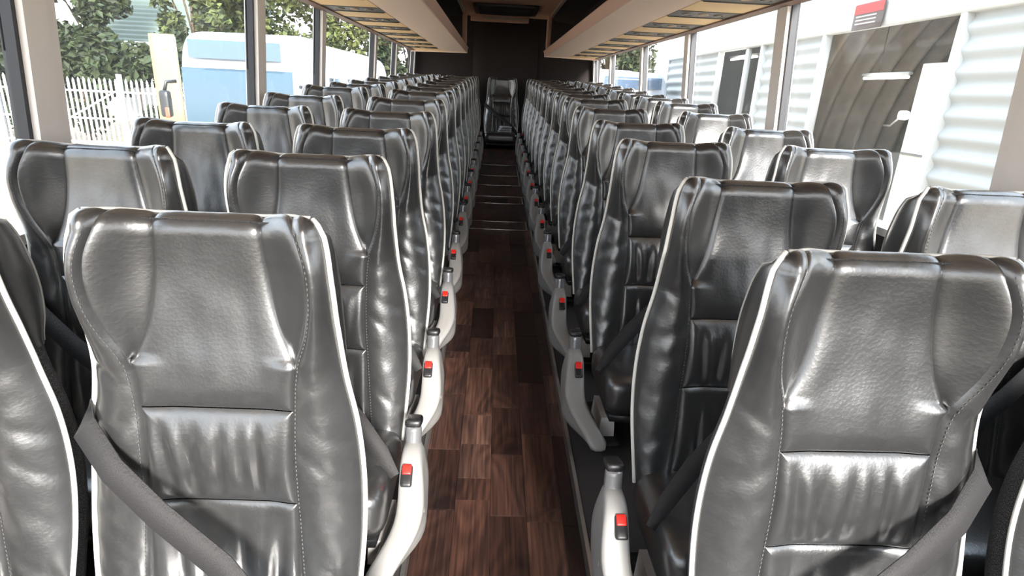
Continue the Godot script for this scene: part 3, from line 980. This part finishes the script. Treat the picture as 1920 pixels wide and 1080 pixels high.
	part("header_beam", rbox(Vector3(0.16, 0.62, 17.0), 0.02, 4, Vector3(0.0, 4.03, -10.5)), M.tin_beam, s)
	for z in [-6.45, -9.52, -11.93, -14.37]:
		part("jamb", rbox(Vector3(0.14, 3.75, 0.1), 0.015, 3, Vector3(0.0, 1.875, z)), M.tin_beam, s)
	part("mullion", rbox(Vector3(0.1, 3.75, 0.14), 0.015, 3, Vector3(0.02, 1.875, -12.75)), M.tin_beam, s)
	part("roof", box(Vector3(7.0, 0.08, 17.4), Vector3(3.4, 4.9, -10.5)), M.tin_white, s)
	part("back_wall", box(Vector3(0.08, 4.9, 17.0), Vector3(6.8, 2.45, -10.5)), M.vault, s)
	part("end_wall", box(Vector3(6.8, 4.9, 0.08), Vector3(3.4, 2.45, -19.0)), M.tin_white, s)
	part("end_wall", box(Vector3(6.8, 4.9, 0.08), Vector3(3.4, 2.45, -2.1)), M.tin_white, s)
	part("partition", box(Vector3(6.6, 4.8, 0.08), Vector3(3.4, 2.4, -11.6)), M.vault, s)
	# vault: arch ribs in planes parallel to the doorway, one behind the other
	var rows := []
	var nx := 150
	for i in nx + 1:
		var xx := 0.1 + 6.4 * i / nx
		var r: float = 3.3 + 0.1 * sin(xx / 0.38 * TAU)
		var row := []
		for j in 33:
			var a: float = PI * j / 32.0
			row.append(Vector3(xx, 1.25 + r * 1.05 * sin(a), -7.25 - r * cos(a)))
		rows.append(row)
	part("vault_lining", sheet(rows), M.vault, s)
	part("plinth", box(Vector3(6.4, 1.8, 0.3), Vector3(3.3, 0.9, -10.4)), M.tin_beam, s)
	part("shed_floor", box(Vector3(6.7, 0.06, 16.8), Vector3(3.4, 0.03, -10.5)), M.ground, s)
	var cb := thing("white_door_leaf", "white metal door leaf standing open inside the shed doorway", "door", Vector3(5.85, G + 0.06, -6.62), PI / 2)
	part("leaf", rbox(Vector3(0.86, 3.15, 0.06), 0.015, 4, Vector3(0.43, 1.58, 0)), M.cabinet, cb)
	part("handle", rbox(Vector3(0.05, 0.2, 0.06), 0.015, 4, Vector3(0.1, 2.45, -0.05)), M.coach_dark, cb)
	part("rail", box(Vector3(0.82, 0.03, 0.02), Vector3(0.43, 1.95, -0.035)), M.unit_grey, cb)
	var sg := thing("warning_sign", "small red and dark warning sign hung on the shed beam", "sign", Vector3(5.38, 2.58, -8.28), -PI / 2)
	part("board", rbox(Vector3(0.72, 0.36, 0.02), 0.006, 3), M.sign_dark, sg)
	part("red_band", box(Vector3(0.7, 0.13, 0.006), Vector3(0, 0.105, 0.012)), M.sign_red, sg)
	for q in 3:
		part("text_line", box(Vector3(0.5, 0.018, 0.004), Vector3(-0.04, 0.005 - q * 0.05, 0.012)), M.sign_line, sg)
	for t in [[Vector3(6.2, 1.77, -8.82), 0.56, "fluorescent tube hanging inside the vaulted shed doorway"], [Vector3(6.0, 2.3, -14.2), 0.8, "fluorescent tube hanging behind the shed's narrow dark bay"]]:
		var o := thing("fluorescent_lamp", t[2], "lamp", t[0])
		part("tube_light", tube([Vector3(0, 0, -t[1]), Vector3(0, 0, t[1])], 0.022, 8), M.tube_light, o)
		part("housing", rbox(Vector3(0.09, 0.05, t[1] * 2.1), 0.015, 3, Vector3(0.0, 0.055, 0)), M.tin_beam, o)
		var hang := part("hanger", tube([Vector3(0, 0.07, -0.2), Vector3(0, 0.95, -0.2)], 0.006, 5), M.coach_dark, o)
		tag(hang, "")
		var li := OmniLight3D.new()
		li.name = "tube_glow"
		li.light_energy = 0.4
		li.omni_range = 12
		li.light_size = 0.3
		li.shadow_enabled = true
		o.add_child(li)
		li.position = Vector3(-0.06, -0.06, 0)
	var wl := thing("bulkhead_lamp", "small bright white bulkhead lamp on the vault lining", "lamp", Vector3(7.3, 1.2, -9.75))
	part("lamp_body", rbox(Vector3(0.12, 0.16, 0.22), 0.05, 5), M.tube_light, wl)
	part("bracket", tube([Vector3(0, -0.05, -0.1), Vector3(0, -0.2, -0.3), Vector3(0, -0.2, -0.5)], 0.02, 6), M.pillar, wl)

# ------------------------------------------------------------------ scene
func _ready() -> void:
	var cam := Camera3D.new()
	cam.name = "camera"
	cam.fov = rad_to_deg(2.0 * atan(540.0 / 1080.0))
	cam.near = 0.02
	cam.far = 300
	cam.position = Vector3(-0.039, 1.3185, 0.8974)
	cam.rotation = Vector3(-0.3318, -0.0409, 0.0486)
	add_child(cam)
	cam.current = true
	var sky_m := ProceduralSkyMaterial.new()
	sky_m.sky_top_color = Color(0.84, 0.91, 0.98)
	sky_m.sky_horizon_color = Color(0.98, 0.98, 0.98)
	sky_m.sky_curve = 0.2
	sky_m.ground_bottom_color = Color(0.5, 0.46, 0.4)
	sky_m.ground_horizon_color = Color(0.8, 0.78, 0.74)
	sky_m.sky_energy_multiplier = 1.0
	var sky := Sky.new()
	sky.sky_material = sky_m
	var env := Environment.new()
	env.background_mode = Environment.BG_SKY
	env.sky = sky
	env.background_energy_multiplier = 2.0
	env.tonemap_mode = Environment.TONE_MAPPER_LINEAR
	env.tonemap_exposure = 2.6
	env.sdfgi_enabled = true
	env.ssao_enabled = true
	env.ssil_enabled = true
	var we := WorldEnvironment.new()
	we.environment = env
	we.name = "environment"
	add_child(we)
	var sun := DirectionalLight3D.new()
	sun.name = "sun"
	sun.light_color = Color(1.0, 0.985, 0.965)
	sun.light_energy = 2.0
	sun.light_angular_distance = 12.0
	sun.shadow_enabled = true
	sun.rotation = Vector3(deg_to_rad(-21), deg_to_rad(14), 0)
	add_child(sun)
	make_materials()
	build_coach_shell()
	build_racks()
	build_seats()
	build_yard()
